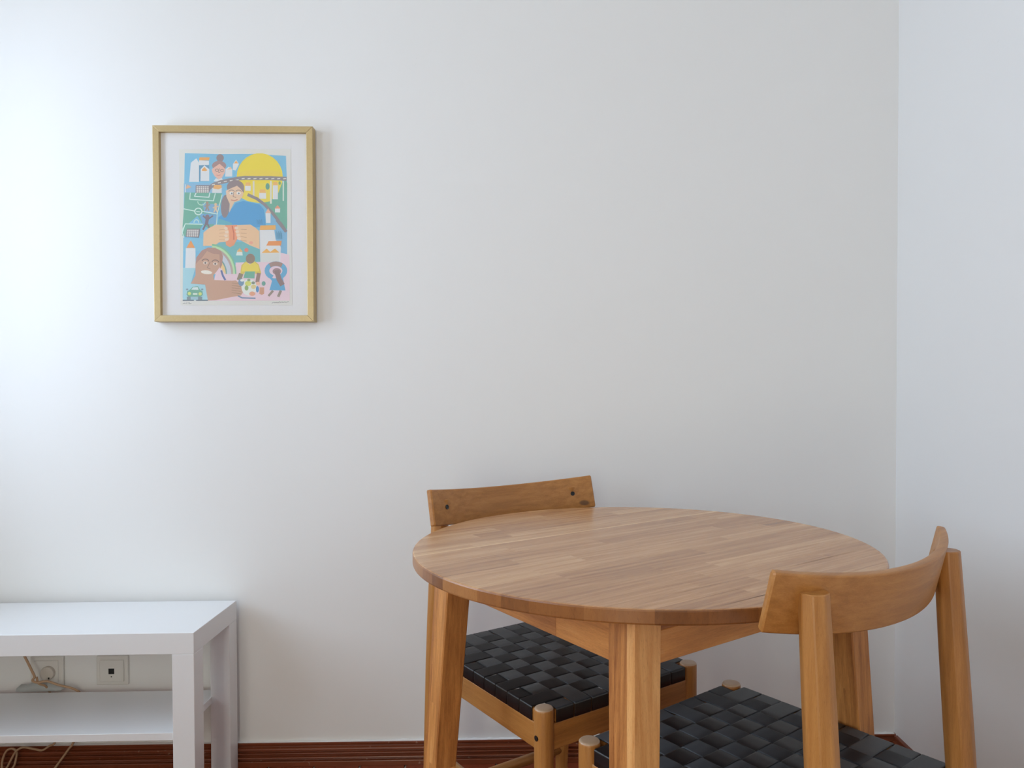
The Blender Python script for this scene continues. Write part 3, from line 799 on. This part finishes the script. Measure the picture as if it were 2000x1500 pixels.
# right-hand tower and houses
poly(WHT, [(1345, 640), (1335, 150), (1565, 150), (1585, 300), (1670, 420), (1660, 650)], L)
poly('ebaf57', [(1345, 80), (1585, 75), (1585, 145), (1335, 150)], L)
poly('e9954f', [(1475, 325), (1680, 320), (1670, 395), (1440, 395)], L)
poly('ebb04e', [(1365, 510), (1445, 440), (1500, 495), (1575, 440), (1645, 505)], L)
poly('d5d9d6', [(1350, 520), (1650, 515), (1640, 650), (1345, 655)], L)
for k in range(6): line('4f93b0', [(1600 + 16 * k, 170 + 25 * (k % 2)), (1606 + 16 * k, 290)], 7, L)
# left tower
poly(WHT, [(170, 745), (180, 435), (330, 435), (335, 745)], L); poly('ec9a4c', [(188, 430), (258, 310), (322, 430)], L)
# rainbow
for c_, r_ in (('7bbf98', 402), ('b9dfae', 380), ('b7a49c', 350), ('c3ccd6', 318), ('6f9f9a', 252), ('eecb8a', 232)):
    pts = [(575 + r_ * .985 * math.cos(math.radians(a)), 840 - r_ * 1.17 * math.sin(math.radians(a))) for a in range(0, 96, 8)]
    poly(c_, pts + [(575, 840)], L)
poly(PNK, [(575, 842), (700, 700), (790, 842)], L)
# smiling person
poly('c79f86', [(330, 700), (370, 560), (440, 470), (560, 440), (690, 480), (740, 580), (735, 700), (660, 800), (610, 860), (620, 935), (900, 945), (960, 940), (1020, 990), (1050, 1040), (1080, 1120), (1040, 1180), (900, 1200), (640, 1250), (525, 1255), (480, 1005), (255, 990), (330, 860)], L)
poly('b38a7c', [(330, 690), (345, 580), (430, 470), (530, 425), (640, 430), (730, 480), (760, 560), (745, 700), (715, 760), (705, 530), (610, 525), (510, 480), (430, 590), (370, 640)], L)
ell('e9e5da', 503, 812, 88, 30, L, rot=6)
for x, y_ in ((485, 665), (640, 680)): ell('ddd0c4', x, y_, 36, 24, L); ell('77655f', x, y_, 15, 17, L); arc('7d655c', x, y_ - 15, 55, 45, 200, 345, 13, L)
line('8f7263', [(560, 650), (515, 740), (560, 760)], 9, L)
for k in range(5): line('9a7b60', [(900, 980 + 38 * k), (1040, 1000 + 38 * k)], 6, L)
line('5a6fa5', [(735, 790), (760, 870), (795, 930)], 30, L)
# child in yellow
poly('d9c24e', [(1030, 840), (1050, 700), (1120, 640), (1180, 700), (1260, 640), (1320, 690), (1360, 830), (1270, 840), (1260, 800), (1110, 800), (1090, 840)], L)
poly('e8d455', [(1050, 800), (1070, 700), (1120, 650), (1180, 690), (1250, 650), (1310, 700), (1330, 800)], L)
ell('8f7a6c', 1190, 600, 72, 78, L)
poly(GREEN, [(1110, 800), (1260, 800), (1255, 910), (1080, 905)], L)
line('8e8068', [(1040, 850), (1015, 920)], 70, L); line('97796f', [(1320, 840), (1300, 960)], 60, L)
# bouquet
ell('e3e8e2', 1170, 1050, 120, 130, L)
for c_, x, y_, a_, b_ in (('6f95b4', 1045, 970, 45, 60), ('d3d96a', 1155, 990, 50, 40), ('8fb06a', 1130, 1060, 30, 40), ('7d8f7c', 1235, 980, 28, 22), ('dccb8a', 1240, 1040, 40, 34), ('e3a585', 1220, 1150, 48, 34), ('e9b9a0', 1310, 990, 34, 28), ('5f9a8c', 1398, 990, 30, 36), ('4d8fc4', 1300, 1080, 24, 50), ('f0ece4', 1060, 940, 30, 20), ('8aa07a', 1165, 935, 26, 20)):
    ell(c_, x, y_, a_, b_, L)
poly('cf9a7a', [(1335, 1050), (1405, 1050), (1405, 1150), (1370, 1170), (1330, 1150)], L)
line('6f8cab', [(1000, 1185), (1060, 1215), (1265, 1222)], 22, L)
# dancer in blue
arc('61abd0', 1590, 790, 140, 110, 120, 420, 72, L, 20)
arc('a5877c', 1590, 790, 140, 110, 235, 305, 66, L, 8)
poly('58a8d2', [(1480, 890), (1560, 910), (1700, 900), (1740, 1100), (1490, 1095), (1530, 950)], L)
ell('a08084', 1605, 800, 66, 52, L); line('8f7472', [(1605, 800), (1640, 920), (1685, 1000)], 78, L)
line('97897c', [(1540, 1110), (1480, 1180)], 36, L); line('97897c', [(1665, 1110), (1630, 1190)], 40, L)
# child house and flower on the hill
poly('dfe7e0', [(965, 550), (985, 470), (1060, 470), (1070, 550)], L); poly('e6b66a', [(975, 490), (1025, 430), (1070, 495)], L); ell('e0806c', 1128, 465, 32, 32, L)
# little car
poly('6fae96', [(190, 1160), (200, 1110), (250, 1080), (285, 1040), (370, 1030), (400, 1085), (440, 1110), (445, 1170), (400, 1200), (220, 1200)], L)
poly('d8e4e4', [(265, 1085), (290, 1048), (365, 1045), (380, 1088)], L); ell('d2df7a', 235, 1145, 26, 26, L); ell('d2df7a', 403, 1150, 26, 26, L); poly('dfe8dc', [(290, 1140), (360, 1140), (360, 1165), (290, 1165)], L)
poly('7d8f96', [(195, 1195), (255, 1195), (255, 1245), (195, 1245)], L); poly('7d8f96', [(370, 1195), (435, 1195), (435, 1245), (370, 1245)], L); poly('9fc4cf', [(255, 1195), (370, 1195), (370, 1240), (255, 1240)], L)
ell('7d97a6', 200, 1080, 18, 14, L); ell('7d97a6', 435, 1080, 18, 14, L)
line('6f7f8c', [(135, 1252), (300, 1252)], 20, L); line('6f7f8c', [(345, 1252), (520, 1252)], 20, L)
# edition number and signature in pencil
line('8d8f90', [(135, 1300), (165, 1295), (170, 1302)], 6, L); line('8d8f90', [(185, 1300), (200, 1286)], 6, L); line('8d8f90', [(215, 1296), (235, 1288), (240, 1306), (265, 1298)], 6, L)
line('85878a', [(1530, 1300), (1560, 1284), (1575, 1296), (1600, 1286), (1625, 1294), (1650, 1276), (1660, 1290), (1690, 1278), (1700, 1290), (1730, 1276), (1745, 1288), (1790, 1274)], 6, L)
me = bpy.data.meshes.new('print'); me.from_pydata(pr.V, [], pr.F); me.update()
for c in pr.cols:
    me.materials.append(plain('ink_' + c, tuple(.86 * a + .14 * b for a, b in zip(rgb(c, 1.2), (.80, .80, .79, 1))), .75))  # inks paled toward paper, veil of glass reflection put into the colour
for p, c in zip(me.polygons, pr.C): p.material_index = c
link('print', me, None, pf)
